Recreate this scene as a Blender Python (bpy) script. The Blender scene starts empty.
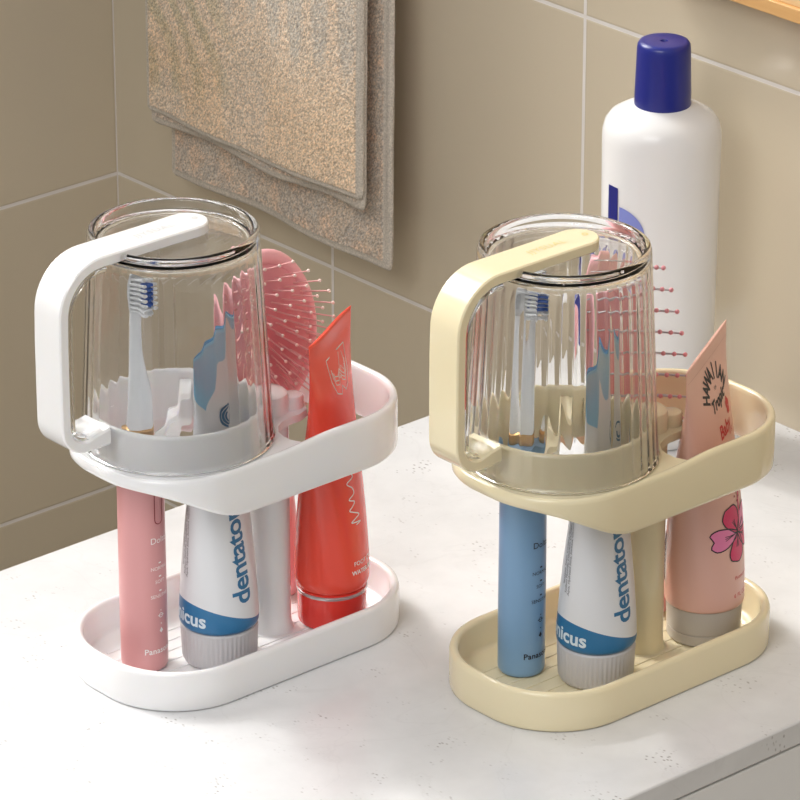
import bpy, bmesh, math, random
from mathutils import Vector, Matrix
random.seed(7)
PI=math.pi
scene=bpy.context.scene
col=scene.collection
scene.view_settings.view_transform='Standard'
scene.view_settings.look='None'
scene.view_settings.gamma=1
scene.view_settings.use_curve_mapping=False
scene.view_settings.exposure=0.0

# ------------------------------------------------------------------ helpers
def smooth(a,b,x):
    t=max(0,min(1,(x-a)/(b-a))); return t*t*(3-2*t)
def lerp(a,b,t): return a+(b-a)*t

def s2l(c):
    c=c/255.0
    return c/12.92 if c<=0.04045 else ((c+0.055)/1.055)**2.4
def rgb(r,g,b): return (s2l(r),s2l(g),s2l(b),1)

class MB:
    def __init__(s): s.v=[]; s.f=[]; s.m=[]; s.mats=[]
    def mi(s,m):
        if m not in s.mats: s.mats.append(m)
        return s.mats.index(m)
    def add(s,vs,fs,mat=None):
        o=len(s.v); s.v+= [tuple(p) for p in vs]
        k=s.mi(mat) if mat else 0
        for f in fs: s.f.append([o+i for i in f]); s.m.append(k)
    def grid(s,rows,mat=None,closed_u=True,closed_v=False,cap0=False,cap1=False):
        n=len(rows[0]); vs=[p for r in rows for p in r]; fs=[]
        R=len(rows)
        for i in range(R if closed_v else R-1):
            a=i*n;b=((i+1)%R)*n
            for j in range(n if closed_u else n-1):
                k=(j+1)%n
                fs.append([a+j,a+k,b+k,b+j])
        if cap0: fs.append(list(range(n))[::-1])
        if cap1: fs.append([(R-1)*n+j for j in range(n)])
        s.add(vs,fs,mat)
    def lathe(s,prof,c=(0,0),n=64,mat=None,rad=None,cap0=True,cap1=True,closed=False):
        rows=[]
        for (r,z) in prof:
            row=[]
            for j in range(n):
                a=2*PI*j/n
                rr=r if rad is None else rad(r,z,a)
                row.append((c[0]+rr*math.cos(a),c[1]+rr*math.sin(a),z))
            rows.append(row)
        s.grid(rows,mat,True,closed,cap0 and not closed,cap1 and not closed)
    def box(s,a,b,mat=None):
        x0,y0,z0=a;x1,y1,z1=b
        vs=[(x0,y0,z0),(x1,y0,z0),(x1,y1,z0),(x0,y1,z0),(x0,y0,z1),(x1,y0,z1),(x1,y1,z1),(x0,y1,z1)]
        s.add(vs,[(0,3,2,1),(4,5,6,7),(0,1,5,4),(1,2,6,5),(2,3,7,6),(3,0,4,7)],mat)
    def tube(s,pts,rs,n=8,mat=None,ell=None):
        rows=[]; P=[Vector(p) for p in pts]
        for i,p in enumerate(P):
            d=(P[min(i+1,len(P)-1)]-P[max(i-1,0)]).normalized()
            u=Vector((0,0,1)).cross(d)
            if u.length<1e-3: u=Vector((1,0,0))
            if ell is not None: u=Vector(ell)-d*Vector(ell).dot(d)
            u.normalize(); w=d.cross(u)
            r=rs[i] if isinstance(rs,(list,tuple)) else rs
            ru,rw=(r if isinstance(r,(list,tuple)) else (r,r))
            rows.append([tuple(p+u*ru*math.cos(2*PI*j/n)+w*rw*math.sin(2*PI*j/n)) for j in range(n)])
        s.grid(rows,mat,True,False,True,True)
    def sphere(s,c,r,mat=None,n=8,m=6):
        rows=[]
        for i in range(m+1):
            a=-PI/2+PI*i/m; a=max(-PI/2+.05,min(PI/2-.05,a))
            rows.append([(c[0]+r*math.cos(a)*math.cos(2*PI*j/n),c[1]+r*math.cos(a)*math.sin(2*PI*j/n),c[2]+r*math.sin(a)) for j in range(n)])
        s.grid(rows,mat,True,False,True,True)
    def build(s,name,mat=None,parent=None,sm=True,angle=40,loc=None,bevel=0):
        me=bpy.data.meshes.new(name); me.from_pydata(s.v,[],s.f)
        if s.mats:
            for m in s.mats: me.materials.append(m)
            me.polygons.foreach_set('material_index',s.m)
        elif mat: me.materials.append(mat)
        bm=bmesh.new(); bm.from_mesh(me)
        bmesh.ops.recalc_face_normals(bm,faces=bm.faces)
        if sm:
            for f in bm.faces: f.smooth=True
            for e in bm.edges:
                if len(e.link_faces)==2 and e.calc_face_angle(0)>math.radians(angle): e.smooth=False
        bm.to_mesh(me); bm.free()
        o=bpy.data.objects.new(name,me); col.objects.link(o)
        if parent: o.parent=parent
        if loc: o.location=loc
        if bevel:
            b=o.modifiers.new('bevel','BEVEL'); b.width=bevel; b.segments=3; b.limit_method='ANGLE'; b.angle_limit=math.radians(50)
        return o

def thing(name,label,cat,loc=(0,0,0),group=None):
    o=bpy.data.objects.new(name,None); col.objects.link(o); o.location=loc
    o.empty_display_size=0.02
    o['label']=label; o['category']=cat
    if group: o['group']=group
    return o
def struct(o): o['kind']='structure'; return o

# ------------------------------------------------------------------ materials
def mat(name,color,rough=.4,**kw):
    m=bpy.data.materials.new(name); m.use_nodes=True
    b=m.node_tree.nodes['Principled BSDF']
    b.inputs['Base Color'].default_value=color; b.inputs['Roughness'].default_value=rough
    for k,v in kw.items(): b.inputs[k.replace('_',' ')].default_value=v
    return m
def N(m,t,**kw):
    n=m.node_tree.nodes.new(t)
    for k,v in kw.items(): setattr(n,k,v)
    return n
def L(m,a,b): m.node_tree.links.new(a,b)
def bsdf(m): return m.node_tree.nodes['Principled BSDF']
def math_(m,op,a,b=None,c=None):
    n=N(m,'ShaderNodeMath',operation=op)
    for i,x in enumerate((a,b,c)):
        if x is None: continue
        if hasattr(x,'links'): L(m,x,n.inputs[i])
        else: n.inputs[i].default_value=x
    return n.outputs[0]
def mix_(m,f,a,b):
    n=N(m,'ShaderNodeMix',data_type='RGBA')
    if hasattr(f,'links'): L(m,f,n.inputs[0])
    else: n.inputs[0].default_value=f
    for i,x in ((6,a),(7,b)):
        if hasattr(x,'links'): L(m,x,n.inputs[i])
        else: n.inputs[i].default_value=x
    return n.outputs[2]
def ramp(m,src,a,b):
    n=N(m,'ShaderNodeMapRange'); L(m,src,n.inputs[0]); n.inputs[1].default_value=a; n.inputs[2].default_value=b
    return n.outputs[0]

def tile_mat(name,axis,h0,v0,base):
    m=mat(name,base,.13); b=bsdf(m)
    g=N(m,'ShaderNodeNewGeometry'); s=N(m,'ShaderNodeSeparateXYZ'); L(m,g.outputs['Position'],s.inputs[0])
    T=.2270
    def dist(src,o):
        x=math_(m,'SUBTRACT',src,o); x=math_(m,'DIVIDE',x,T); x=math_(m,'FRACT',x)
        x=math_(m,'SUBTRACT',x,.5); x=math_(m,'ABSOLUTE',x); x=math_(m,'SUBTRACT',.5,x); return math_(m,'MULTIPLY',x,T)
    d=math_(m,'MINIMUM',dist(s.outputs[2],h0),dist(s.outputs[axis],v0))
    f=N(m,'ShaderNodeMapRange'); L(m,d,f.inputs[0]); f.inputs[1].default_value=.0010; f.inputs[2].default_value=.0014
    n1=N(m,'ShaderNodeTexNoise'); n1.inputs['Scale'].default_value=4; L(m,g.outputs['Position'],n1.inputs['Vector'])
    tone=mix_(m,n1.outputs[0],tuple(c*.95 for c in base[:3])+(1,),tuple(min(1,c*1.05) for c in base[:3])+(1,))
    L(m,mix_(m,f.outputs[0],rgb(228,222,216),tone),b.inputs['Base Color'])
    r=math_(m,'MULTIPLY_ADD',f.outputs[0],-.42,.55); L(m,r,b.inputs['Roughness'])
    bump=N(m,'ShaderNodeBump'); bump.inputs['Strength'].default_value=.5; bump.inputs['Distance'].default_value=.0006
    f2=N(m,'ShaderNodeMapRange'); L(m,d,f2.inputs[0]); f2.inputs[1].default_value=.0009; f2.inputs[2].default_value=.0022
    L(m,f2.outputs[0],bump.inputs['Height']); L(m,bump.outputs[0],b.inputs['Normal'])
    b.inputs['IOR'].default_value=1.6
    return m
TILE=rgb(206,193,170)
M_back=tile_mat('beige_tile_back',0,-.0259,-.1882,TILE)
M_left=tile_mat('beige_tile_left',1,-.0259,.41705,TILE)

def quartz():
    m=mat('white_quartz',rgb(232,232,232),.22); b=bsdf(m)
    g=N(m,'ShaderNodeNewGeometry'); pos=g.outputs['Position']
    n=N(m,'ShaderNodeTexNoise'); n.inputs['Scale'].default_value=16; n.inputs['Detail'].default_value=5; n.inputs['Roughness'].default_value=.6; L(m,pos,n.inputs['Vector'])
    c=mix_(m,ramp(m,n.outputs[0],.35,.65),rgb(216,216,217),rgb(228,228,229))
    mp=N(m,'ShaderNodeMapping'); mp.inputs['Rotation'].default_value=(0,0,.7); mp.inputs['Scale'].default_value=(260,420,260); L(m,pos,mp.inputs['Vector'])
    v=N(m,'ShaderNodeTexVoronoi'); v.inputs['Scale'].default_value=1; L(m,mp.outputs[0],v.inputs['Vector'])
    n2=N(m,'ShaderNodeTexNoise'); n2.inputs['Scale'].default_value=38; n2.inputs['Detail'].default_value=3; L(m,pos,n2.inputs['Vector'])
    spk=math_(m,'MULTIPLY',ramp(m,v.outputs['Distance'],.30,.12),ramp(m,n2.outputs[0],.56,.68))
    c=mix_(m,math_(m,'MULTIPLY',spk,.85),c,rgb(150,146,143))
    n3=N(m,'ShaderNodeTexNoise'); n3.inputs['Scale'].default_value=11; n3.inputs['Detail'].default_value=7; n3.inputs['Distortion'].default_value=1.2; L(m,pos,n3.inputs['Vector'])
    vein=ramp(m,math_(m,'ABSOLUTE',math_(m,'SUBTRACT',n3.outputs[0],.5)),.012,.0)
    c=mix_(m,math_(m,'MULTIPLY',vein,.07),c,rgb(165,163,162))
    L(m,c,b.inputs['Base Color']); return m
M_quartz=quartz()
M_white=mat('glossy_white_plastic',rgb(236,235,235),.09)
M_cream=mat('glossy_cream_plastic',rgb(232,219,184),.09)
for mm,c in ((M_white,(.9,.86,.86)),(M_cream,(.86,.74,.45))):
    bsdf(mm).inputs['Subsurface Weight'].default_value=.12
    bsdf(mm).inputs['Subsurface Radius'].default_value=(.004,.003,.002)
    bsdf(mm).inputs['Subsurface Scale'].default_value=1
def glass(name,ior,t):
    m=bpy.data.materials.new(name); m.use_nodes=True; nt=m.node_tree; nt.nodes.clear()
    out=nt.nodes.new('ShaderNodeOutputMaterial'); g=nt.nodes.new('ShaderNodeBsdfGlass')
    g.inputs['IOR'].default_value=ior; g.inputs['Roughness'].default_value=0; g.inputs['Color'].default_value=(.985,.985,.985,1)
    tr=nt.nodes.new('ShaderNodeBsdfTransparent'); mx=nt.nodes.new('ShaderNodeMixShader'); mx.inputs[0].default_value=t
    nt.links.new(g.outputs[0],mx.inputs[1]); nt.links.new(tr.outputs[0],mx.inputs[2]); nt.links.new(mx.outputs[0],out.inputs[0])
    return m
M_glass=glass('clear_plastic',1.38,.0)
M_tbpink=mat('pink_toothbrush_plastic',rgb(214,152,152),.3)
M_tbblue=mat('blue_toothbrush_plastic',rgb(126,163,198),.3)
M_tbwhite=mat('white_brush_plastic',rgb(232,235,238),.25)
M_gold=mat('brass_collar',rgb(190,150,95),.35,Metallic=.6)
M_bwhite=mat('white_bristle',rgb(240,243,246),.5)
M_bblue=mat('blue_bristle',rgb(48,100,190),.5)
M_navy=mat('navy_plastic',rgb(28,38,128),.3)
M_bottle=mat('white_bottle_plastic',rgb(232,231,230),.25)
M_red=mat('red_tube',rgb(238,80,62),.2)
M_redcap=mat('red_cap',rgb(222,56,46),.18)
M_silver=mat('silver_ring',rgb(200,195,195),.25,Metallic=.7)
M_peach=mat('peach_tube',rgb(228,180,166),.32)
M_greycap=mat('warm_grey_cap',rgb(184,176,166),.3)
M_wpink=mat('pink_brush_plastic',rgb(244,178,184),.3)
M_pad=mat('dusty_pink_pad',rgb(226,148,156),.5)
M_pin=mat('pale_pink_pin',rgb(236,178,176),.35)
M_pinball=mat('pale_pin_ball',rgb(250,222,212),.35)
M_pin2=mat('silver_pin',rgb(190,185,188),.3,Metallic=.5)
M_pinball2=mat('pink_pin_ball',rgb(228,152,158),.3)
M_wood=mat('light_oak',rgb(219,170,108),.5)
M_wood2=mat('pale_panel',rgb(232,200,150),.5)
M_cab=mat('white_cabinet',rgb(238,238,238),.35)
M_floor=mat('grey_floor',rgb(150,140,128),.5)
M_inkwhite=mat('white_ink',rgb(245,240,238),.5)
M_inkblack=mat('black_ink',rgb(28,26,34),.5)
M_inkblue=mat('blue_ink',rgb(38,106,150),.45)
M_inkdred=mat('dark_red_ink',rgb(140,34,44),.45)
M_inkred=mat('red_ink',rgb(205,44,54),.45)
M_inkgrey=mat('grey_ink',rgb(200,199,198),.4)
M_inkgold=mat('gold_ink',rgb(205,190,120),.4)
M_inklil=mat('light_blue_ink',rgb(130,140,208),.45)
M_inktiny=mat('dark_grey_ink',rgb(90,80,84),.5)
M_inkpale=mat('pale_blue_ink',rgb(215,228,236),.45)
M_magenta=mat('magenta_petal',rgb(214,38,98),.4)
M_lpink=mat('light_pink_petal',rgb(232,128,174),.4)
M_metal=mat('brushed_steel',rgb(190,190,190),.3,Metallic=1)

def wood_grain(m,a,b_):
    g=N(m,'ShaderNodeNewGeometry'); mp=N(m,'ShaderNodeMapping'); mp.inputs['Scale'].default_value=(6,60,120); L(m,g.outputs['Position'],mp.inputs['Vector'])
    n=N(m,'ShaderNodeTexNoise'); n.inputs['Scale'].default_value=2; n.inputs['Detail'].default_value=4; L(m,mp.outputs[0],n.inputs['Vector'])
    L(m,mix_(m,n.outputs[0],a,b_),bsdf(m).inputs['Base Color'])
wood_grain(M_wood,rgb(205,150,88),rgb(230,186,126))
wood_grain(M_wood2,rgb(224,190,138),rgb(238,208,162))

# toothpaste print: white body, blue wavy bottom band, blue swoosh at the crimp. UV: u = turn around tube (0.5 = front), v = height*5
def paste_mat():
    m=mat('toothpaste_print',(1,1,1,1),.28); b=bsdf(m)
    uv=N(m,'ShaderNodeUVMap'); s=N(m,'ShaderNodeSeparateXYZ'); L(m,uv.outputs[0],s.inputs[0]); u,v=s.outputs[0],s.outputs[1]
    z=math_(m,'DIVIDE',v,5)
    w=math_(m,'MULTIPLY',math_(m,'SINE',math_(m,'MULTIPLY_ADD',u,2*PI*1.15,.6)),.0065)
    band=math_(m,'LESS_THAN',z,math_(m,'ADD',w,.0315))
    top=math_(m,'GREATER_THAN',z,math_(m,'MULTIPLY_ADD',math_(m,'ABSOLUTE',math_(m,'SUBTRACT',u,.36)),.09,.1475))
    side=math_(m,'GREATER_THAN',math_(m,'ABSOLUTE',math_(m,'SUBTRACT',u,.58)),.49)
    c=mix_(m,band,rgb(222,223,226),rgb(40,112,160))
    c=mix_(m,top,c,rgb(136,190,222))
    L(m,c,b.inputs['Base Color']); return m
M_paste=paste_mat()

# ------------------------------------------------------------------ camera & light
scene.cycles.max_bounces=20; scene.cycles.transmission_bounces=20; scene.cycles.glossy_bounces=8; scene.cycles.transparent_max_bounces=16; scene.cycles.caustics_refractive=True; scene.cycles.caustics_reflective=True; scene.cycles.sample_clamp_indirect=40
D=2.31
cam=bpy.data.cameras.new('camera'); co=bpy.data.objects.new('camera',cam); col.objects.link(co)
cam.sensor_width=36; cam.lens=4499/800*36
co.location=(1.59495377,-1.29209672,1.05957941)
co.rotation_euler=(math.radians(90-24.052),0,math.radians(48.7))
cam.clip_start=.05; cam.clip_end=50
scene.camera=co

def sun_to(d):
    return Vector(d).to_track_quat('-Z','Y').to_euler()
sl=bpy.data.lights.new('sun','SUN'); sl.energy=.75; sl.angle=math.radians(3.5); sl.color=(1,.975,.935)
so=bpy.data.objects.new('sun',sl); col.objects.link(so); so.rotation_euler=sun_to((1.05,.28,-.98)); so.location=(-2,0,2)
def area(name,loc,tgt,sx,sy,e,c=(1,1,1)):
    l=bpy.data.lights.new(name,'AREA'); l.shape='RECTANGLE'; l.size=sx; l.size_y=sy; l.energy=e; l.color=c
    o=bpy.data.objects.new(name,l); col.objects.link(o); o.location=loc
    o.rotation_euler=(Vector(tgt)-Vector(loc)).to_track_quat('-Z','Y').to_euler(); return o
area('fill_light',(.55,-1.1,1.3),(.05,.417,.05),.9,.7,13,(1,.99,.97))  # added fill lamp outside the view, brightens the back wall

w=bpy.data.worlds.new('world'); scene.world=w; w.use_nodes=True
nt=w.node_tree; bg=nt.nodes['Background']
tc=nt.nodes.new('ShaderNodeTexCoord'); sp=nt.nodes.new('ShaderNodeSeparateXYZ'); nt.links.new(tc.outputs['Generated'],sp.inputs[0])
cr=nt.nodes.new('ShaderNodeValToRGB'); mr=nt.nodes.new('ShaderNodeMapRange'); mr.inputs[1].default_value=-1; mr.inputs[2].default_value=1
nt.links.new(sp.outputs[2],mr.inputs[0]); nt.links.new(mr.outputs[0],cr.inputs[0]); nt.links.new(cr.outputs[0],bg.inputs[0])
e=cr.color_ramp.elements; e[0].position=.3; e[0].color=(.25,.23,.2,1); e[1].position=.75; e[1].color=(.95,.97,1,1)
x=cr.color_ramp.elements.new(.5); x.color=(.62,.60,.57,1)
bg.inputs[1].default_value=.57
# bright soft sky round the sun, added to light the cup insides
gl=nt.nodes.new('ShaderNodeVectorMath'); gl.operation='DOT_PRODUCT'; sd=-Vector((1.05,.28,-.98)).normalized(); gl.inputs[1].default_value=sd
nt.links.new(tc.outputs['Generated'],gl.inputs[0])
gm=nt.nodes.new('ShaderNodeMapRange'); gm.inputs[1].default_value=math.cos(math.radians(21)); gm.inputs[2].default_value=math.cos(math.radians(10)); gm.inputs[3].default_value=0; gm.inputs[4].default_value=13.0
nt.links.new(gl.outputs['Value'],gm.inputs[0])
bg2=nt.nodes.new('ShaderNodeBackground'); bg2.inputs[0].default_value=(1,.985,.955,1); nt.links.new(gm.outputs[0],bg2.inputs[1])
ad=nt.nodes.new('ShaderNodeAddShader'); nt.links.new(bg.outputs[0],ad.inputs[0]); nt.links.new(bg2.outputs[0],ad.inputs[1]); nt.links.new(ad.outputs[0],nt.nodes['World Output'].inputs[0])

# ------------------------------------------------------------------ room
XC,YB=-.6356,.41705
CX0,CX1=-.162,.2378
FZ=-.85
b=MB(); b.box((XC-.1,YB,FZ),(1.4,YB+.1,1.3)); struct(b.build('wall_back',M_back,sm=False))
# left wall with a window opening above the view, added to let the sun in
b=MB(); y0=-1.5
b.box((XC-.1,y0,FZ),(XC,YB+.1,.36)); b.box((XC-.1,.38,.36),(XC,YB+.1,1.3)); b.box((XC-.1,y0,.36),(XC,-1.0,1.3)); b.box((XC-.1,-1.0,1.2),(XC,.38,1.3))
struct(b.build('wall_left',M_left,sm=False))
b=MB(); b.box((XC-.1,y0,FZ-.05),(1.4,YB+.1,FZ)); struct(b.build('floor',M_floor,sm=False))

# counter
def rbox(name,a,c,m,parent=None,bev=.0015):
    b=MB(); b.box(a,c); return b.build(name,m,parent,sm=True,bevel=bev)
ct=rbox('countertop',(CX0,-.75,-.0135),(CX1,YB,0),M_quartz,bev=.0012)
ct['label']='white speckled quartz countertop under both toothbrush holders'; ct['category']='countertop'
vc=thing('vanity_cabinet','plain white cabinet under the quartz countertop, at the lower right corner','cabinet',((CX0+CX1)/2,-.17,FZ))
def vbox(name,a,c,m,par,bev=.001):
    L0=Vector(par.location); b=MB(); b.box(Vector(a)-L0,Vector(c)-L0); return b.build(name,m,par,sm=True,bevel=bev)
vbox('body',(CX0+.004,-.74,FZ),(CX1-.012,YB,-.0145),M_cab,vc)
vbox('door',(CX1-.0115,-.735,FZ+.06),(CX1-.0010,YB-.004,-.0150),M_cab,vc)

# wall cabinet with oak frame (only its lower edge enters the view)
wc=thing('mirror_cabinet','light oak cabinet edge on the tiled wall at the top right corner','cabinet',(.3,YB,.2285))
def wbox(n,a,c,m,bev=.0006): return vbox(n,a,c,m,wc,bev)
wz=.2520
wbox('body',(-.13,YB-.012,wz-.001),(.7,YB,wz+.35),M_wood)
wbox('frame',(-.13,YB-.020,wz-.0015),(.7,YB-.012,wz+.0065),M_wood)
wbox('panel',(-.13,YB-.017,wz+.0065),(.7,YB-.012,wz+.345),M_wood2)

# ------------------------------------------------------------------ text on surfaces
def text_mesh(body,size,ax='CENTER',shear=0,cuts=1,bold=0,spacing=1):
    cu=bpy.data.curves.new('t','FONT'); cu.body=body; cu.size=size; cu.align_x=ax; cu.align_y='CENTER'; cu.shear=shear; cu.space_character=spacing
    cu.resolution_u=3; cu.offset=bold; cu.fill_mode='FRONT' if hasattr(cu,'fill_mode') else None
    o=bpy.data.objects.new('t',cu); col.objects.link(o)
    dg=bpy.context.evaluated_depsgraph_get(); me=bpy.data.meshes.new_from_object(o.evaluated_get(dg))
    bm=bmesh.new(); bm.from_mesh(me); bmesh.ops.triangulate(bm,faces=bm.faces)
    if cuts: bmesh.ops.subdivide_edges(bm,edges=bm.edges,cuts=cuts)
    bmesh.ops.triangulate(bm,faces=bm.faces)
    vs=[tuple(v.co) for v in bm.verts]; bm.verts.index_update(); fs=[[v.index for v in f.verts] for f in bm.faces]
    bm.free(); bpy.data.objects.remove(o); bpy.data.curves.remove(cu); bpy.data.meshes.remove(me)
    return vs,fs
def put(mb,vs,fs,fn,mat_,at=(0,0),rot=0,sx=1,sy=1):
    ca,sa=math.cos(rot),math.sin(rot)
    out=[fn(at[0]+(x*sx)*ca-(y*sy)*sa, at[1]+(x*sx)*sa+(y*sy)*ca) for x,y,_ in vs]
    mb.add(out,fs,mat_)
def put_text(mb,body,size,fn,mat_,at,rot=0,**kw):
    vs,fs=text_mesh(body,size,**kw); put(mb,vs,fs,fn,mat_,at,rot)
def put_line(mb,pts,w,fn,mat_,closed=False):
    P=[Vector((p[0],p[1])) for p in pts]; n=len(P); vs=[]
    for i in range(n):
        a=P[(i-1)%n] if closed or i>0 else P[i]; c=P[(i+1)%n] if closed or i<n-1 else P[i]
        d=(c-a); d=d.normalized() if d.length>0 else Vector((1,0)); q=Vector((-d.y,d.x))*w/2
        vs+= [fn(*(P[i]+q)),fn(*(P[i]-q))]
    fs=[]
    for i in range(n if closed else n-1):
        j=(i+1)%n; fs.append([2*i,2*i+1,2*j+1,2*j])
    mb.add(vs,fs,mat_)
def put_poly(mb,pts,fn,mat_,rings=5):
    c=Vector((sum(p[0] for p in pts)/len(pts),sum(p[1] for p in pts)/len(pts)))
    n=len(pts); vs=[fn(c.x,c.y)]; fs=[]
    for k in range(1,rings+1):
        for p in pts:
            q=c+(Vector(p)-c)*(k/rings); vs.append(fn(q.x,q.y))
    for j in range(n): fs.append([0,1+j,1+(j+1)%n])
    for k in range(rings-1):
        for j in range(n):
            a=1+k*n+j; b_=1+k*n+(j+1)%n; fs.append([a,a+n,b_+n,b_])
    mb.add(vs,fs,mat_)

# ------------------------------------------------------------------ toothbrush holder
HX,HY,CR=.0502,.0890,.0435
def outline(off,n=20,hx=HX,hy=HY,cr=CR,ns=14):
    r=max(.001,cr-off); X=hx-off-r; Y=hy-off-r; pts=[]
    for q,(sx,sy) in enumerate(((1,1),(-1,1),(-1,-1),(1,-1))):
        a0=q*PI/2
        for k in range(n+1):
            a=a0+PI/2*k/n; pts.append((sx*X+r*math.cos(a),sy*Y+r*math.sin(a)))
        # straight pieces
        nx=((-1,1),(-1,-1),(1,-1),(1,1))[q]; a=a0+PI/2
        p1=Vector(pts[-1]); p2=Vector((nx[0]*X+r*math.cos(a),nx[1]*Y+r*math.sin(a)))
        for k in range(1,ns): pts.append(tuple(p1.lerp(p2,k/ns)))
    return pts
CUP=(0,-.037)
def zb(y): return lerp(.1205,.1010,smooth(-.088,-.033,y))
def zt(y): return lerp(.1270,.1292,smooth(-.010,.025,y))

def make_holder(loc,m,label):
    t=thing('toothbrush_holder',label,'toothbrush holder',loc,'two toothbrush holders')
    # base tray
    prof=[(.006,.0003),(.0010,.0003),(.0003,.0007),(.0,.0018),(0,.006),(0,.0190),(.0005,.0206),(.0014,.0213),(.0024,.0216),(.0036,.0213),(.0045,.0206),(.0049,.019),(.0055,.0065),(.0064,.0046),(.0082,.0040)]
    b=MB(); rows=[[(x,y,z) for x,y in outline(o-.0008)] for o,z in prof]
    b.grid(rows,None,True,False,True,True)
    for i in range(-3,4):   # low ribs of the tray floor
        x=i*.0090; half=HY-.0115-max(0,abs(x)-.010)*.75
        b.box((x-.0009,-half,.0036),(x+.0009,half,.0043))
    o=b.build('base_tray',m,t,angle=50)
    # foot ring under the tray, coloured dark for the shadow gap
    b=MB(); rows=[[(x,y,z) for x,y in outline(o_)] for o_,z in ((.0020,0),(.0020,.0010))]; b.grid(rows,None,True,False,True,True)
    b.build('foot_gap_ring',M_inktiny,t,angle=50)
    # post
    b=MB(); c=(.005,.0175)
    b.lathe([(.0130,.0038),(.0118,.0046),(.0110,.0075),(.0106,.012),(.0105,.06),(.0104,.1345),(.0099,.1368),(.008,.1382),(.004,.1386)],c,40)
    b.build('post',m,t)
    # upper tray: band of varying depth
    b=MB()
    prof=[(.0010,'b',.0),(.0002,'b',.0010),(0,'b',.0025),(0,'t',-.0030),(.0004,'t',-.0012),(.0012,'t',-.0003),(.0022,'t',0),(.0034,'t',-.0003),(.0042,'t',-.0012),(.0046,'t',-.003),(.0046,'b',.0025),(.0042,'b',.001),(.0034,'b',0)]
    rows=[]
    for o_,k,dz in prof:
        rows.append([(x,y,(zb(y) if k=='b' else zt(y))+dz) for x,y in outline(o_)])
    b.grid(rows,None,True,True)
    # plate around the ring
    op=[(.0470,.0060),(.0400,.0030),(.0340,.0030),(.0285,.0045),(.0235,.0085),(.0205,.0140),(.0190,.020),(.0190,.027),(.0165,.0335),(.011,.0365),(.004,.0350),(-.002,.0310),(-.007,.0250),(-.013,.0175),(-.021,.0120),(-.030,.0090),(-.040,.0085),(-.0470,.0100)]
    outer=[p for p in outline(.0022) if p[1]<.0045]
    # order outer loop from +x side going round -y to -x
    outer=sorted(outer,key=lambda p: (math.atan2(p[1]+.04,p[0])-0.75)%(2*PI))
    # start at angle just below the +x end and go clockwise
    outer=sorted(outer,key=lambda p: -((math.atan2(p[1]+.03,p[0])-.82)%(2*PI)))
    loop=outer+[p for p in reversed(op)]
    hole=[(CUP[0]+.0405*math.cos(2*PI*k/72),CUP[1]+.0405*math.sin(2*PI*k/72)) for k in range(72)]
    bm=bmesh.new()
    es=[]
    for lp in (loop,hole):
        vv=[bm.verts.new((x,y,.1268)) for x,y in lp]
        for i in range(len(vv)): es.append(bm.edges.new((vv[i],vv[(i+1)%len(vv)])))
    r=bmesh.ops.triangle_fill(bm,edges=es,use_beauty=True,use_dissolve=False)
    fc=[f for f in bm.faces]
    ext=bmesh.ops.extrude_face_region(bm,geom=fc)
    bmesh.ops.translate(bm,vec=(0,0,-.0042),verts=[v for v in ext['geom'] if isinstance(v,bmesh.types.BMVert)])
    bm.verts.index_update()
    b.add([tuple(v.co) for v in bm.verts],[[v.index for v in f.verts] for f in bm.faces]); bm.free()
    # small boss behind the post
    b.lathe([(.0058,.1235),(.0058,.1322),(.0052,.1335),(.0035,.134)],(.0092,.0300),28)
    b.build('upper_tray',m,t,angle=35)
    # raised ring the cup stands over
    b=MB(); b.lathe([(.0402,.1190),(.0402,.1440),(.0406,.1454),(.0414,.1462),(.0424,.1462),(.0432,.1454),(.0437,.1440),(.0440,.1290),(.0446,.1274),(.0456,.1267),(.0436,.1200),(.0414,.1188)],CUP,96,closed=True)
    b.build('cup_ring',m,t,angle=50)
    # divider bar
    b=MB(); d=Vector((-.61,.79,0)); q=Vector((.79,.61,0)); C0=Vector((CUP[0]-.002,CUP[1]-.003,0)); half=.0402
    for sh in (0.,):
        rows=[]
        for tt in (-1,-.8,-.4,0,.4,.8,1):
            c=C0+d*half*tt; wv=.0022+.0012*abs(tt)**3; zt_=.1375+.004*abs(tt)**2
            rows.append([tuple(c-q*wv+Vector((0,0,.1235))),tuple(c+q*wv+Vector((0,0,.1235))),tuple(c+q*wv+Vector((0,0,zt_-.001))),tuple(c+q*wv*.6+Vector((0,0,zt_))),tuple(c-q*wv*.6+Vector((0,0,zt_))),tuple(c-q*wv+Vector((0,0,zt_-.001)))])
        b.grid(rows,None,True,False,True,True)
    b.build('divider',m,t)
    return t

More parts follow.
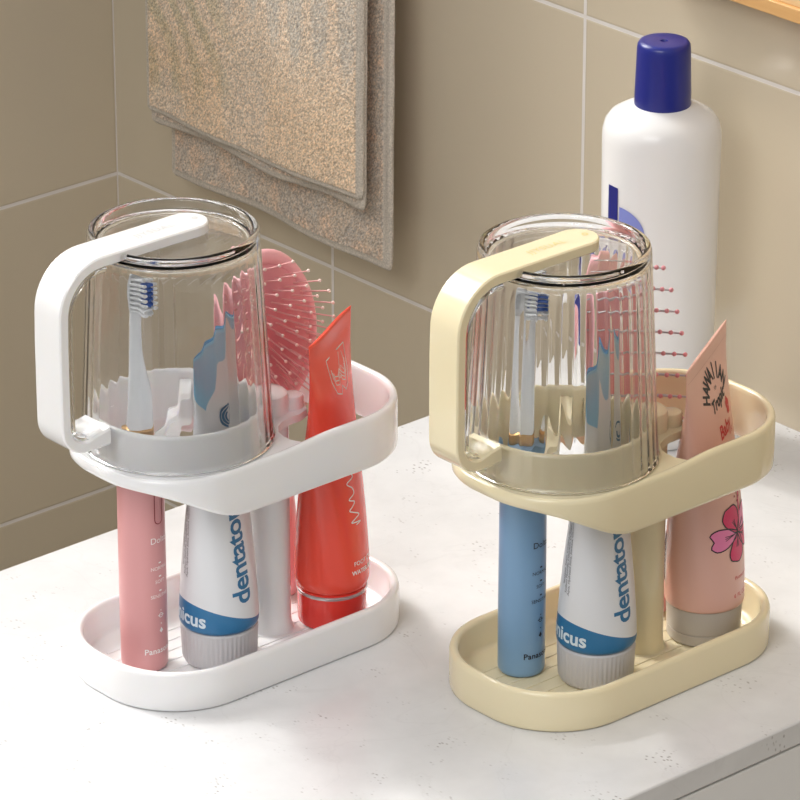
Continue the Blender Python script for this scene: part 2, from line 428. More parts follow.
# ------------------------------------------------------------------ rinsing cup
def make_cup(hloc,m,ink,label,amp):
    t=thing('rinsing_cup',label,'cup',(hloc[0]+CUP[0],hloc[1]+CUP[1],.1275),'two upturned clear cups')
    def Z(z): return z-.1275
    NF=44
    def rad(r,z,a):
        # flutes on the inside wall only (marked by tiny code in profile)
        return r
    n=NF*8; b=MB()
    def ro(z): return lerp(.0484,.0425,(z-.1275)/(.2385-.1275))
    prof=[]   # (r,z,flute)
    for z in (.1275,.129,.133,.15,.17,.19,.21,.222): prof.append((ro(z)-.0024,z,1 if z>.131 else (.5 if z>.128 else 0)))
    prof+=[(.0398,.2285,.5),(.0388,.2305,.2),(.0370,.2314,0),(.034,.2316,0),(.012,.2316,0),(.0008,.2316,0),(.0008,.2338,0),(.012,.2338,0),(.0350,.2338,0),(.0374,.2341,0),(.0381,.2348,0),(.0383,.2360,0),(.0386,.2380,0),(.0391,.2388,0),(.0400,.2392,0),(.0412,.2391,0),(.0421,.2385,0),(.0425,.2374,0)]
    for z in (.225,.20,.18,.16,.14,.131): prof.append((ro(z),z,0))
    prof+=[(.0488,.1292,0),(.0490,.1283,0),(.0487,.1276,0),(.0478,.1273,0)]
    rows=[]
    for r,z,f in prof:
        rows.append([((r-amp*f*abs(math.cos(NF/2*a)))*math.cos(a),(r-amp*f*abs(math.cos(NF/2*a)))*math.sin(a),Z(z)) for a in [2*PI*j/n for j in range(n)]])
    b.grid(rows,None,True,True)
    cb=b.build('cup_body',M_glass,t,angle=60)
    # strap handle in the YZ plane (y relative to cup axis)
    oy=.037
    def corner(cy_,cz,r,a0,a1,k=10): return [(cy_+r*math.cos(a),cz+r*math.sin(a)) for a in [a0+(a1-a0)*i/k for i in range(k+1)]]
    def path(off):   # outer surface path offset inward
        p=[]
        p+=[(y,.2408-off) for y in (-.0180,-.0186,-.0200,-.0225,-.026,-.030,-.045,-.060,-.075,-.086)]
        p+=corner(-.0885+0,.2408-.0270,.0270-off,PI/2,PI,12)
        p+=[(-.1155-.0004+off,.200),(-.1160+off,.175)]
        p+=corner(-.1160+.0155,.1410+.0155,.0155-off,PI,1.5*PI,10)
        return p
    def ribbon(o0,o1,w0,i0=0,endy=None,taper=True,close_y=-.0868):
        A=path(o0); B=path(o1)
        A.append((-.094,.1410+o0)); ex=.0022 if o0==0 else .0; B.append((-.094,.1410+o1+ex)); A.append((close_y,.1412+o0)); B.append((close_y,.1412+o1+ex*1.6))
        rows=[]
        for i in range(i0,len(A)):
            y=A[i][0]; h=w0/2
            if taper and i<6 :
                s=(-.0180-y)/ (w0/2); s=min(1,max(0,s)); h=w0/2*math.sqrt(max(0,1-(1-s)**2))+.0004
            (ya,za),(yb,zb_)=A[i],B[i]
            def P(x,f): return (x,lerp(ya,yb,f)+oy,Z(lerp(za,zb_,f)))
            e=min(.0008,h*.4)
            rows.append([P(-h+e,0),P(h-e,0),P(h,.12),P(h,.88),P(h-e,1),P(-h+e,1),P(-h,.88),P(-h,.12)])
        return rows
    b=MB(); b.grid(ribbon(0,.0056,.0210),None,True,False,True,True)
    hd=b.build('handle',m,t,angle=35)
    b=MB(); b.grid(ribbon(.0060,.0085,.0196,i0=9,taper=False,close_y=-.0862),None,True,False,True,True)
    g=b.build('clear_lining',M_glass,t,angle=35); g['label']='clear plastic lining inside the handle'
    # lettering on the arm
    b=MB(); fn=lambda s,v:(-v,s,Z(.24092))
    put_text(b,'JJYSUAL',.0062,fn,ink,(-.012,.0),spacing=1.15)
    put_line(b,[(.0135+.0013*math.cos(a*PI/8),.0013*math.sin(a*PI/8)) for a in range(16)],.0009,fn,ink,True)
    b.build('lettering',None,hd,sm=False)
    return t

# ------------------------------------------------------------------ electric toothbrush
def make_toothbrush(loc,m,ink,label,turn=8.0,slot=True):
    t=thing('electric_toothbrush',label,'toothbrush',loc)
    b=MB(); b.lathe([(.0100,0),(.0112,.0003),(.0118,.0012),(.0120,.003),(.0121,.03),(.0119,.10),(.0114,.122),(.0098,.1265),(.0075,.1275)],n=56)
    body=b.build('handle',m,t)
    b=MB(); b.lathe([(.0074,.1270),(.0078,.1275),(.0078,.1325),(.0070,.1332)],n=40); b.build('collar',M_gold,t)
    b=MB(); b.lathe([(.0070,.1330),(.0072,.1345),(.0064,.143),(.0050,.158),(.0040,.172),(.0033,.184),(.0030,.192),(.0029,.197)],n=32)
    # oval head plate
    a0=math.radians(turn); n_=Vector((math.cos(a0),math.sin(a0),0)); w_=Vector((-math.sin(a0),math.cos(a0),0))
    rows=[]
    for dpt,sc in ((-.0022,.55),(-.0017,.85),(-.0008,1),(.0008,1),(.0015,.92)):
        rows.append([tuple(n_*dpt+w_*.0056*sc*math.cos(q)*(1-.18*math.sin(q))+Vector((0,0,.2062+.0128*sc*math.sin(q)))) for q in [2*PI*k/28 for k in range(28)]])
    b.grid(rows,None,True,False,True,True)
    hd=b.build('brush_head',M_tbwhite,t)
    b=MB()
    for r in range(8):
        zz=.1963+r*.0026; cols=(-1,0,1) if r in (0,7) else (-1.5,-.5,.5,1.5)
        for c in cols:
            blue=abs(c)<1 and 1<r<7
            p0=n_*.001+w_*c*.0025+Vector((0,0,zz)); p1=p0+n_*(.0098 if blue else .0088+.0012*(abs(c)>1))+Vector((0,0,(zz-.2055)*.12))
            mid=p0.lerp(p1,.5)
            b.tube([p0,mid],[.00085,.00092],7,M_bwhite); b.tube([mid,p1],[.00092,.0010],7,M_bblue if blue else M_bwhite)
    b.build('bristles',None,hd)
    # printing
    def fn(s,z): 
        r=.01225; a=a0+s/r; return (r*math.cos(a),r*math.sin(a),z)
    b=MB()
    if slot:
        w=.0026; pts=[(-w,.118),(-w,.0850)]+[(w*math.cos(PI+PI*k/8),.0850+w*math.sin(PI+PI*k/8)) for k in range(1,8)]+[(w,.0850),(w,.118)]
        b2=MB(); put_line(b2,pts,.0005,fn,M_inkdred); b2.build('button_outline',None,body,sm=False)
    put_text(b,'Doltz',.0048,fn,ink,(0,.0735))
    for z,s_ in ((.0580,'NORMAL'),(.0505,'SOFT'),(.0425,'SENSITIVE')):
        put_text(b,s_,.0027,fn,ink,(0,z)); put_poly(b,[(-.0008,z+.0025),(.0008,z+.0025),(.0008,z+.0033),(-.0008,z+.0033)],fn,ink,1)
    put_line(b,[(.0012*math.cos(k*PI/6),.0315+.0012*math.sin(k*PI/6)) for k in range(12)],.0004,fn,ink,True)
    put_line(b,[(-.002,.0315),(.002,.0315)],.0004,fn,ink)
    put_poly(b,[(-.0012,.0228),(.0012,.0228),(0,.0248)],fn,ink,1); put_poly(b,[(-.0012,.0228),(.0012,.0228),(0,.0216)],fn,ink,1)
    put_poly(b,[(-.0003,.0265),(.0003,.0265),(.0003,.0272),(-.0003,.0272)],fn,ink,1); put_poly(b,[(-.0003,.034),(.0003,.034),(.0003,.0346),(-.0003,.0346)],fn,ink,1)
    put_text(b,'Panasonic',.0045,fn,ink,(-.0005,.0120),bold=.00006,spacing=1.05)
    b.build('lettering',None,body,sm=False)
    return t

# ------------------------------------------------------------------ squeezable tubes standing on their caps
def tube_surface(r,z0,z1,halfw,ang,flat=.010,bend=0,lean=(0,0),ex=1.4):
    n=Vector((math.cos(ang),math.sin(ang),0)); d=Vector((-n.y,n.x,0))
    def S(th,z,out=0):
        t=max(0,min(1,(z-z0)/(z1-flat-z0))); e=t**1.15
        a=lerp(r,halfw,e); bb=max(.0007,lerp(r,.0007,t**ex))
        k=max(0,(z-z0)/(z1-z0))
        off=bend*math.sin(th)**2*math.sin(th)*k*k
        return tuple(d*(a+out)*math.sin(th)+n*((bb+out)*math.cos(th)+off)+Vector((lean[0]*k,lean[1]*k,z)))
    return S
def build_tube(S,z0,z1,shoulder,m,parent,nth=72,nz=60,name='tube_body'):
    me=bpy.data.meshes.new(name); bm=bmesh.new(); uvl=bm.loops.layers.uv.new('UVMap')
    zs=[z0+ (z1-z0)*i/nz for i in range(nz+1)]
    rows=[]
    for (sc,z) in shoulder: rows.append([(tuple(Vector((S(2*PI*(j/nth-.5),z0)[0]*sc,S(2*PI*(j/nth-.5),z0)[1]*sc,z))),z) for j in range(nth+1)])
    for z in zs: rows.append([(S(2*PI*(j/nth-.5),z),z) for j in range(nth+1)])
    vr=[[bm.verts.new(p) for p,_ in r[:-1]] for r in rows]
    for i in range(len(rows)-1):
        for j in range(nth):
            k=(j+1)%nth
            f=bm.faces.new((vr[i][j],vr[i][k],vr[i+1][k],vr[i+1][j])); f.smooth=True
            for lp,(u,z) in zip(f.loops,((j/nth,rows[i][j][1]),((j+1)/nth,rows[i][j][1]),((j+1)/nth,rows[i+1][j][1]),(j/nth,rows[i+1][j][1]))): lp[uvl].uv=(u,z*5)
    bm.faces.new(vr[0][::-1]); bm.faces.new(vr[-1])
    bmesh.ops.recalc_face_normals(bm,faces=bm.faces)
    bm.to_mesh(me); bm.free(); me.materials.append(m)
    o=bpy.data.objects.new(name,me); col.objects.link(o); o.parent=parent
    return o

def make_paste(loc,label):
    t=thing('toothpaste_tube',label,'toothpaste',loc,None)
    ang=math.radians(33); r=.0204; z0=.0235; z1=.1785
    # fluted cap
    b=MB(); nn=200
    def rad(r_,z,a): return r_+(.00022*math.cos(a*50) if .0015<z<.0195 and r_>.0185 else 0)
    b.lathe([(.0170,0),(.0183,.0004),(.0187,.0018),(.0190,.0022),(.0197,.0190),(.0196,.0198),(.0185,.0206),(.015,.0210)],n=nn,rad=rad)
    b.build('cap',M_greyc2,t,angle=60)
    S=tube_surface(r,z0,z1,.0325,ang)
    bd=build_tube(S,z0,z1,[(.80,.0206),(.95,.0210),(.99,.0222)],M_paste,t)
    b=MB(); rr=r
    fn=lambda s,z:S(s/rr,z,.00012)
    put_text(b,'dentatonicus',.0158,fn,M_inkblue,(-.0110,.0370),rot=PI/2,bold=.00035,cuts=2,spacing=.95,ax='LEFT')
    fr=lambda s,z:S(s/rr,z,.00014)
    put_text(b,'dentatonicus',.0110,fr,M_inkpale,(-.0322,.0285),rot=-.03,bold=.00028,cuts=2,ax='RIGHT')
    small=['Aqua, Hydrated Silica, Sorbitol, Glycerin, Aroma, Xanthan Gum','Sodium Fluoride, Limonene, CI 77891, Sodium Saccharin, Zinc','Sensitive Teeth. Contains Fluoride. Store below 25 C.']
    for i,s_ in enumerate(small): put_text(b,s_,.0026,fn,M_inktiny,(-.0470-.0024*(i-1),.0855),rot=PI/2,cuts=0)
    # blue whirl emblem near the top
    for k in range(3):
        put_line(b,[(-.0015+ (.0045-.0011*k)*math.cos(a*PI/9+k),.1365+(.0055-.0014*k)*math.sin(a*PI/9+k)) for a in range(13)],.0009,fn,M_inkblue)
    b.build('lettering',None,bd,sm=False)
    return t

M_greyc2=mat('light_grey_cap',rgb(196,194,196),.35)
def make_red(loc,label):
    t=thing('cream_tube',label,'tube',loc)
    ang=math.radians(30.5); r=.0196; z0=.0275; z1=.1640
    b=MB(); b.lathe([(.0165,0),(.0174,.0004),(.0178,.0014),(.0182,.0205),(.0172,.0212),(.012,.0214)],n=64); b.build('cap',M_redcap,t)
    b=MB(); b.lathe([(.0178,.0176),(.0183,.0178),(.0185,.0186),(.0184,.0196),(.0180,.0198)],n=64,cap0=False,cap1=False); rg=b.build('cap_ring',M_silver,t); rg['label']='silver ring around the cap'
    S=tube_surface(r,z0,z1,.0288,ang,bend=.0014,ex=1.6)
    bd=build_tube(S,z0,z1,[(.85,.0208),(.93,.0212),(.96,.0225),(.99,.0245)],M_red,t)
    b=MB(); fn=lambda s,z:S(s/r,z,.00013)
    # at this height the flat half width is about .028: s measured round the tube
    fe=lambda s,z:S(math.asin(max(-1,min(1,(s-.0125)/.0290))),z+.011,.00015)
    put_line(b,[(.0275,.1385),(.0010,.1385)],.0006,fe,M_inkwhite)
    put_line(b,[(.0275,.1385),(.0268,.126),(.0235,.1185),(.0185,.1168),(.0145,.1205),(.0115,.1168),(.006,.1190),(.0022,.1265),(.0010,.1385)],.0006,fe,M_inkwhite)
    for k in range(1,4):
        q=.0028*k
        put_line(b,[(.0250-q*.3,.1350-q*1.1),(.0240-q*.2,.1255-q*.0),(.0205,.1195+q*.6),(.0165,.1205+q*.8),(.0140,.1245+q*.6),(.0110,.1198+q*.8),(.007,.1210+q*.8),(.0040+q*.3,.1270+q*.3),(.0035+q*.3,.1340-q*.6)],.0005,fe,M_inkwhite)
    put_line(b,[(.0180,.1370),(.0150,.1290),(.0110,.1262),(.0150,.1245),(.0175,.1300),(.0215,.1262),(.0235,.1310),(.022,.1360)],.0005,fe,M_inkwhite)
    # handwritten script running up the tube
    z=.0590; scr=[]
    loops=[(0,0),(.0035,.001),(-.0030,.002),(-.0005,.0035),(.0030,.0050),(-.0012,.0075),(-.0035,.0090),(-.0008,.0110),(.0006,.0130),(-.0030,.0150),(.0010,.0172),(.0004,.0205),(-.0030,.0240),(.0020,.0262),(-.0010,.0300),(-.0040,.0330),(.0025,.0345),(.001,.040),(-.0035,.044),(.002,.047)]
    def crp(P,n=6):
        out=[]
        for i in range(len(P)-1):
            p0=P[max(i-1,0)];p1=P[i];p2=P[i+1];p3=P[min(i+2,len(P)-1)]
            for k in range(n):
                t_=k/n
                out.append(tuple(.5*((2*p1[c])+(-p0[c]+p2[c])*t_+(2*p0[c]-5*p1[c]+4*p2[c]-p3[c])*t_*t_+(-p0[c]+3*p1[c]-3*p2[c]+p3[c])*t_**3) for c in (0,1)))
        out.append(P[-1]); return out
    put_line(b,crp([(-.0075+u,.0590+v) for u,v in loops]),.0006,fn,M_inkwhite)
    put_text(b,'FOOT CREAM',.0034,fn,M_inkwhite,(-.0115,.0375),ax='LEFT',bold=.00003)
    put_text(b,'WATER BASE',.0034,fn,M_inkwhite,(-.0130,.0325),ax='LEFT',bold=.00008)
    b.build('lettering',None,bd,sm=False)
    # thin pale cut edge of the crimp
    b=MB(); put_line(b,[(-.0298,0),(.0298,0)],.0005,lambda s,v:(S(math.asin(max(-1,min(1,s/.0303))),z1,.0001)[0],S(math.asin(max(-1,min(1,s/.0303))),z1,.0001)[1],z1+v),M_inkwhite)
    return t

def make_peach(loc,label):
    t=thing('lotion_tube',label,'tube',loc)
    ang=math.radians(29); r=.0206; z0=.0215; z1=.1605
    b=MB(); b.lathe([(.0180,0),(.0188,.0004),(.0191,.0012),(.0191,.0060),(.0187,.0062),(.0187,.0066),(.0192,.0068),(.0197,.0190),(.0194,.0198),(.0170,.0200)],n=64); b.build('cap',M_greycap,t)
    S=tube_surface(r,z0,z1,.0360,ang,ex=2.1,lean=(-.0018,-.002))
    bd=build_tube(S,z0,z1,[(.93,.0198),(.985,.0203)],M_peach,t)
    b=MB(); fn=lambda s,z:S(s/r,z,.00013); fe=lambda s,z:S(math.asin(max(-1,min(1,(s-.0180)/.0335))),z+.0140,.00016)
    # crimp line
    put_line(b,[(-.0335+ .067*k/12,.1530) for k in range(13)],.0003,lambda s,z:S(math.asin(max(-1,min(1,s/.0358))),z,.0001),mat_crimp)
    # arched word
    word='HAWAIIAN'; R0=.0155; cx,cz=.0185,.1175
    for i,ch in enumerate(word):
        a=math.radians(158-i*19.5); p=(cx+R0*math.cos(a)*1.0,cz+R0*math.sin(a)*.92)
        vs,fs=text_mesh(ch,.0095,bold=.0004,cuts=1); put(b,vs,fs,fe,M_inkblack,p,a-PI/2,sx=.75,sy=1.15)
    put_text(b,'Tropic',.0082,fe,M_inkblack,(.0178,.1175),rot=.12,shear=.35,bold=.0003)
    put_text(b,'Baby',.0098,fe,M_inkred,(.0185,.1025),rot=.05,shear=.2,bold=.00018)
    put_text(b,'SPF',.0025,fe,M_inkblack,(.0185,.1240))
    for k in range(5):
        a=PI/2+k*2*PI/5; put_poly(b,[(.0300+.0030*math.cos(a)*.6+.0017*math.cos(q*PI/5),.1105+.0028*math.sin(a)*.9+.0021*math.sin(q*PI/5)) for q in range(10)],fe,M_inkred,1)
    put_text(b,'50',.0036,fe,M_inkred,(.0290,.0985))
    b.build('lettering',None,bd,sm=False); b=MB()
    # hibiscus
    fc=(-.0040,.0625)
    def petal(a,ln,wd,mt,notch=.0):
        pts=[]
        for k in range(26):
            q=2*PI*k/26; u=ln*(.5-.5*math.cos(q)); v=wd*math.sin(q)*(.35+.65*(.5-.5*math.cos(q)))
            if abs(k-13)<2: u-=notch*(2-abs(k-13))/2
            u+=.0003*math.sin(7*q)
            pts.append((fc[0]+u*math.cos(a)-v*math.sin(a),fc[1]+u*math.sin(a)+v*math.cos(a)))
        ff=lambda s,z:S(s/r,z,.00018); put_poly(b,pts,ff,mt)
        fo=lambda s,z:S(s/r,z,.00026); put_line(b,pts,.00065,fo,M_inkblack,True)
        for dv in (-.25,0,.25):
            put_line(b,[(fc[0]+ln*x_*math.cos(a+dv*x_),fc[1]+ln*x_*math.sin(a+dv*x_)) for x_ in (.03,.2,.35,.5)],.00035,fo,M_inkblack)
    petal(math.radians(112),.0165,.0080,M_magenta); petal(math.radians(38),.016,.0075,M_lpink); petal(math.radians(-32),.0155,.0075,M_magenta)
    petal(math.radians(-98),.0160,.0078,M_magenta); petal(math.radians(183),.0190,.0085,M_lpink,.003)
    fo=lambda s,z:S(s/r,z,.0003)
    st=[(fc[0]+.001,fc[1]),(fc[0]+.003,fc[1]+.008),(fc[0]+.0035,fc[1]+.015),(fc[0]+.0045,fc[1]+.020)]
    put_line(b,st,.0012,fo,M_magenta)
    for k in range(6): put_poly(b,[(st[3][0]-.002+.0045*math.sin(k*2.1)*.5+.0006*math.cos(q*PI/3),st[3][1]-.004+k*.0016+.0006*math.sin(q*PI/3)) for q in range(6)],fo,M_inkdred,1)
    b.build('flower_print',None,bd,sm=False); b=MB()
    put_text(b,'Protects and cares',.0030,fn,M_inkred,(-.0085,.0375),ax='LEFT',rot=.0)
    put_text(b,'6 FL OZ',.0034,fn,M_inkred,(-.0095,.0275),ax='LEFT')
    b.build('lettering',None,bd,sm=False); b=MB()
    # barcode
    put_poly(b,[(-.0600,.030),(-.0520,.030),(-.0520,.060),(-.0600,.060)],fn,M_inkwhite,3)
    z=.0315
    while z<.0585:
        hgt=random.choice((.0004,.0007,.0011)); put_poly(b,[(-.0590,z),(-.0532,z),(-.0532,z+hgt),(-.0590,z+hgt)],fo,M_inkblack,1); z+=hgt+random.choice((.0004,.0008))
    b.build('barcode',None,bd,sm=False)
    return t
mat_crimp=mat('peach_crimp_line',rgb(205,152,140),.4)

# ------------------------------------------------------------------ hair brushes
def make_brush(foot,head,n_h,label,mode):
    t=thing('hair_brush',label,'hair brush',foot)
    F=Vector(foot); H=Vector(head)-F
    up=(H).normalized(); n=Vector(n_h); n=(n-up*n.dot(up)).normalized(); w=up.cross(n)
    HW,HH=(.0290,.0445) if mode=='fan' else (.0290,.0520)
    # plate (back) of the head
    def ring(dp,sc,hw=HW,hh=HH,k=44): 
        return [tuple(H+n*dp+w*hw*sc*math.cos(q)+up*hh*(sc if sc<1 else 1)*math.sin(q)) for q in [2*PI*j/k for j in range(k)]]
    b=MB(); rows=[ring(-.0065,.45),ring(-.0060,.72),ring(-.0045,.90),ring(-.002,.985),ring(.0,1.0),ring(.002,.985),ring(.0030,.95),ring(.0030,.86),ring(.0015,.82),ring(.0015,.3)]
    b.grid(rows,M_wpink,True,False,True,True)
    # handle
    base=H-up*HH
    P=[H-up*HH*.80,base,base-up*.012,base-up*.030]; L0=(base-up*.030).length
    P+= [(base-up*.030)*f for f in (.75,.5,.25,.06,0.0)]
    rr=[(.0105,.0040),(.0078,.0048),(.0062,.0050),(.0062,.0052),(.0074,.0060),(.0080,.0064),(.0078,.0062),(.0066,.0052),(.0040,.0030)]
    b.tube(P,rr,20,M_wpink,ell=w)
    b.build('brush_body',None,t,angle=60)
    b=MB(); rows=[]
    for dp,sc in ((.0010,.835),(.0022,.83),(.0034,.78),(.0052,.6),(.0064,.35),(.0068,.08)): rows.append(ring(dp,sc))
    b.grid(rows,None,True,False,True,True)
    pad=b.build('cushion',M_pad,t,angle=80)
    k=0
    if mode=='fan':
        NV,NH=13,8; ln=.0190
        for i in range(NV):
            v=-1+2*(i+.0)/(NV-1)
            ww=math.sqrt(max(0,1-v*v*.92)); cnt=max(3,int(round(NH*ww))); 
            for j in range(cnt):
                u=0 if cnt==1 else (-1+2*j/(cnt-1))*ww
                u+= .06*math.sin(5*i)
                u_,v_=u*.80,v*.82
                dome=.0062*(1-min(1,u_*u_+v_*v_))
                p0=H+w*HW*u_*.92+up*HH*v_*.95+n*(.0015+dome)
                dr=(n+w*u_*.55+up*v_*.55).normalized()
                p1=p0+dr*ln
                m=MB(); m.tube([p0-dr*.001,p1],[.00050,.00036],6,M_pin); m.sphere(p1,.00095,M_pinball,8,5); m.build('pin',None,t); k+=1
    else:
        ln=.0215
        for i in range(8):
            v=.92-i*.251
            for j in range(5):
                u=(-1+2*j/4)*.78*math.sqrt(max(.15,1-(v*.85)**2))
                p0=H+w*HW*u+up*(HH*v*.92-.0052*u*HW/.01*.95)+n*(.003)
                p1=p0+n*ln
                m=MB(); m.tube([p0,p1],[.00060,.00050],6,M_pin2); m.sphere(p1,.00125,M_pinball2,9,6); m.build('pin',None,t); k+=1
    return t

# ------------------------------------------------------------------ assemble
W=Vector((-.0147,.0112,0)); B=Vector((.1273,.1405,0)); FL=.0047
make_holder(W,M_white,'white plastic two tier toothbrush holder on the left of the counter')
make_holder(B,M_cream,'cream yellow plastic two tier toothbrush holder on the right of the counter')
make_cup(W,M_white,M_inkgrey,'clear fluted cup with white strap handle upside down on the white holder',.00016)
make_cup(B,M_cream,M_inkgold,'clear fluted cup with cream strap handle upside down on the cream holder',.00034)
make_toothbrush((W.x-.0050,W.y-.0575,FL),M_tbpink,M_inkwhite,'pink electric toothbrush standing in the white holder with its head under the cup')
make_toothbrush((B.x-.0170,B.y-.0465,FL),M_tbblue,M_inkblack,'blue electric toothbrush standing in the cream holder with its head under the cup',slot=False)
make_paste((W.x+.0136,W.y-.0235,FL),'white and blue toothpaste tube standing on its cap in the white holder')
make_paste((B.x+.0136,B.y-.0235,FL),'white and blue toothpaste tube standing on its cap in the cream holder')
make_red((W.x+.0180,W.y+.0480,FL),'glossy red cream tube standing on its cap at the right end of the white holder')
make_peach((B.x+.0153,B.y+.0515,FL),'peach lotion tube with pink hibiscus flower standing in the cream holder')
R_=Vector((.660,.751,0)); Fh=Vector((-.751,.660,0))
fw=Vector((W.x-.0176,W.y+.0487,FL)); fb=Vector((B.x-.017,B.y+.0535,FL))
make_brush(fw,fw+Vector((-.0066,-.0075,.1500)),R_*.52-Fh*.85,'pink cushion hair brush with fanned pale pins standing in the white holder','fan')
make_brush(fb,fb+Vector((-.0170,-.0190,.1505)),R_*.88-Fh*.47,'pink hair brush with straight silver pins standing in the cream holder','row')

# lotion bottle by the wall
bt=thing('shampoo_bottle','tall white bottle with dark blue cap by the tiled wall behind the cream holder','bottle',(-.0626,.357,0))
b=MB(); b.lathe([(.028,0),(.0315,.0008),(.0325,.003),(.0320,.03),(.0326,.12),(.0331,.178),(.0328,.1825),(.0316,.1872),(.0290,.1908),(.0240,.1938),(.0190,.1962),(.0150,.1975),(.0142,.1990),(.0140,.20)],n=96)
bo=b.build('bottle_body',M_bottle,bt)
b=MB(); b.lathe([(.0149,.1968),(.0156,.1971),(.0158,.1980),(.0156,.206),(.0149,.2295),(.0146,.2320),(.0136,.2336),(.0118,.2342),(.0022,.2339),(.0018,.2330),(.0006,.2329)],n=72)
b.build('cap',M_navy,bt)
ca=math.atan2(-.66,.751)   # direction towards the room
def fb_(s,z,r=.0333): a=ca+s/r; return (r*math.cos(a),r*math.sin(a),z)
b=MB()
s0=-.0322
put_poly(b,[(s0-.0042,.060),(s0+.0042,.060),(s0+.0042,.1555),(s0-.0042,.1555)],fb_,mat('navy_ink',rgb(26,34,120),.35),8)
b.build('label_bar',None,bo,sm=False); b=MB()
put_poly(b,[(s0+.0055,.10)]+[(s0+.0055+.0165*math.cos(PI/2-k*PI/2/12),1.300e-1+.0150*math.sin(PI/2-k*PI/2/12)) for k in range(13)]+[(s0+.022,.10)],fb_,M_inklil,8)
b.build('label_disc',None,bo,sm=False)
b=MB(); put_line(b,[(.0462,.09),(.0462,.148)],.0008,fb_,M_inktiny); b.build('label_seam',None,bo,sm=False)

# ------------------------------------------------------------------ towel
def towel_mat(name):
    m=mat(name,(1,1,1,1),.95); b=bsdf(m)
    a=N(m,'ShaderNodeVertexColor'); a.layer_name='Col'
    g=N(m,'ShaderNodeNewGeometry')
    n=N(m,'ShaderNodeTexNoise'); n.inputs['Scale'].default_value=900; n.inputs['Detail'].default_value=2; L(m,g.outputs['Position'],n.inputs['Vector'])
    c=mix_(m,ramp(m,n.outputs[0],.3,.7),(.78,.77,.76,1),(1.22,1.21,1.2,1))
    mu=N(m,'ShaderNodeMix',data_type='RGBA',blend_type='MULTIPLY'); mu.inputs[0].default_value=1; L(m,a.outputs[0],mu.inputs[6]); L(m,c,mu.inputs[7])
    L(m,mu.outputs[2],b.inputs['Base Color'])
    bp=N(m,'ShaderNodeBump'); bp.inputs['Strength'].default_value=.6; bp.inputs['Distance'].default_value=.0008; L(m,n.outputs[0],bp.inputs['Height']); L(m,bp.outputs[0],b.inputs['Normal'])
    b.inputs['Sheen Weight'].default_value=.25
    return m
M_towel=towel_mat('terry_cloth')
from mathutils import noise as mn
def ns(x,y,s,o=0): return mn.noise((x*s+o,y*s-o,o*1.7))
def lin(r,g,b_): return Vector((s2l(r),s2l(g),s2l(b_)))
def pattern_front(u,z,x0,x1,z0):
    # u,z in metres along the cloth
    X=(u-x0)/(x1-x0); Zh=z-z0
    peach=lin(222,202,180); sand=lin(210,193,172)
    c=peach.lerp(sand,.5+.5*ns(u,z,30))
    # olive fern stripes, upper left
    zone=smooth(.50,.30,X+.25*(Zh<.02)) *smooth(.008,.03,Zh-.03*X)
    st=.5+.5*math.sin(2*PI*(u*38+Zh*16+.9*ns(u,z,14)))
    c=c.lerp(lin(186,176,146),zone*smooth(.2,.9,st)*.75)
    # blue grey leaves along the top
    for k in range(6):
        cxk=x0+(.42+.105*k)*(x1-x0); czk=z0+.125+.006*math.sin(k*1.7)-.02*(k/5); 
        dx=(u-cxk+.0*(z-czk))/.0075; dz=(z-czk)/(.036)
        q=dx*dx+dz*dz
        if z>czk: q=dx*dx
        c=c.lerp(lin(190,184,174),smooth(1.4,.4,q)*.7)
    c=c.lerp(lin(224,192,152),smooth(.35,.6,.5+ns(u,z,22,3))*.4*smooth(.06,.0,abs(Zh-.03)))
    return c
def pattern_rear(u,z,x0,x1,z0):
    c=lin(198,184,168)
    c=c.lerp(lin(216,188,164),smooth(.4,.7,.5+ns(u,z,90,2))*.5); c=c.lerp(lin(182,176,168),smooth(.4,.7,.5+ns(u,z,70,9))*.5)
    return c
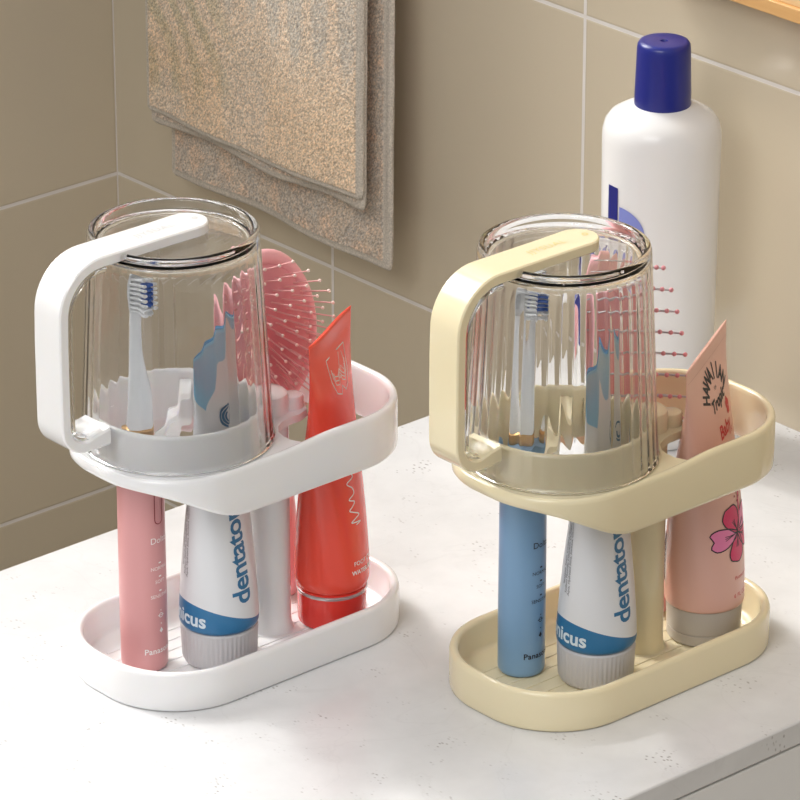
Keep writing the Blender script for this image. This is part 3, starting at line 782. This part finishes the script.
def cloth(name,x0,x1,z0,z1,yf,th,pat,parent,wave,hem=.0055,step=.00095,rough=.00055,seed=0,dark=False):
    L0=Vector(parent.location)
    nx=int((x1-x0)/step); nz=int((z1-z0)/step)
    rnd=random.Random(seed); vs=[];cols=[];fs=[]
    def zbot(X):
        q=max(0,1-min(X,1-X)*(x1-x0)/.005); return z0+wave(X)+.005*(1-math.sqrt(max(0,1-q*q)))
    HC=lin(192,183,170)
    prof=[]
    # loop over cross-sections from back side bottom, round the bottom edge, up the front
    for side in (1,0):
        rng=range(nz,-1,-1) if side else range(0,nz+1)
        for j in rng:
            if side and j%6: continue
            prof.append((side,j))
    R=len(prof)
    for (side,j) in prof:
        for i in range(nx+1):
            X=i/nx; u=lerp(x0,x1,X); zz=zbot(X)
            z=lerp(zz,z1,j/nz)
            de=min(u-x0,x1-u,z-zz)
            ish=de<hem
            edge=max(0,1-de/.0022); pull=th/2*edge**2*.95
            y=yf+.0016*math.sin(u*60+seed)+.0012*math.sin(u*23+z*9)
            k=rnd.random()
            dsp=0 if ish and de<hem*.9 else rough*(.3+.9*k)
            if side: yy=y+th-pull
            else: yy=y+pull-dsp-(.0004 if not ish else 0)
            if ish: c=HC*(.96+.1*k)
            else:
                c=pat(u,z,x0,x1,z0); k2=rnd.random(); e_=.58+.85*k2; c=Vector((c.x*e_*(.95+.14*k),c.y*e_,c.z*e_*(1.06-.16*k)))
            jx=(rnd.random()-.5)*step*.5 if 0<i<nx else (rnd.random()-.5)*.0006
            jz=(rnd.random()-.5)*step*.5
            vs.append((u+jx-L0.x,yy-L0.y,z+jz-L0.z)); cols.append((c.x,c.y,c.z,1))
    n=nx+1
    for r in range(R-1):
        for i in range(nx):
            a=r*n+i; fs.append((a,a+1,a+n+1,a+n))
    # side closures: join first and last columns between back and front
    me=bpy.data.meshes.new(name); me.from_pydata(vs,[],fs)
    bm=bmesh.new(); bm.from_mesh(me)
    bm.verts.ensure_lookup_table()
    bk=[r for r,(s,j) in enumerate(prof) if s==1]; frn={j:r for r,(s,j) in enumerate(prof) if s==0}
    for i in (0,nx):
        for a_,b__ in zip(bk[:-1],bk[1:]):
            ja,jb=prof[a_][1],prof[b__][1]
            lst=[bm.verts[a_*n+i],bm.verts[b__*n+i]]+[bm.verts[frn[j]*n+i] for j in range(jb,ja+1)]
            try: bm.faces.new(lst)
            except ValueError: pass
    bmesh.ops.recalc_face_normals(bm,faces=bm.faces)
    for f in bm.faces: f.smooth=True
    bm.to_mesh(me); bm.free()
    ca_=me.color_attributes.new('Col','FLOAT_COLOR','POINT')
    ca_.data.foreach_set('color',[x for c in cols for x in c])
    me.materials.append(M_towel)
    o=bpy.data.objects.new(name,me); col.objects.link(o); o.parent=parent
    return o
tw=thing('bath_towel','beige patterned terry towel hanging folded on the tiled wall','towel',(-.425,.375,.40))
cloth('rear_panel',-.5337,-.3176,.0115,.402,.3800,.0045,pattern_rear,tw,lambda X:.0+.0012*math.sin(X*5),hem=.006,seed=3)
cloth('inner_panel',-.5330,-.3235,.0520,.402,.3660,.0040,pattern_rear,tw,lambda X:.0008*math.sin(X*9)-.0016*smooth(.48,.60,X)*smooth(.9,.62,X),hem=.005,seed=5)
cloth('front_panel',-.5335,-.3225,.0605,.402,.3600,.0040,pattern_front,tw,lambda X:.0007*math.sin(X*9+.5)-.0014*smooth(.45,.56,X)*smooth(.9,.6,X),hem=.0045,seed=8)
b=MB(); L0=tw.location
rows=[]
for k in range(13):
    a=PI*k/12; rows.append([(x,.012*-math.cos(a)*-1*1.0,.0+.012*math.sin(a)) for x in (-.108,.108)])
b.grid([[(r[0][0],r[0][1]-.001,r[0][2]),(r[1][0],r[1][1]-.001,r[1][2])] for r in rows],None,False)
fo_=b.build('top_fold',M_hemc if 'M_hemc' in globals() else mat('towel_fold',rgb(172,158,138),.95),tw); sm_=fo_.modifiers.new('s','SOLIDIFY'); sm_.thickness=.003
# rail that carries the towel
rl=thing('towel_rail','steel towel rail on the wall above the frame carrying the towel','rail',(-.425,.375,.40))
b=MB(); b.tube([(-.15,0,0),(.15,0,0)],.0075,20); b.build('bar',M_metal,rl)
for sx in (-1,1):
    b=MB(); b.tube([(sx*.14,0,0),(sx*.14,.0418,0)],.006,16); b.build('bracket',M_metal,rl)
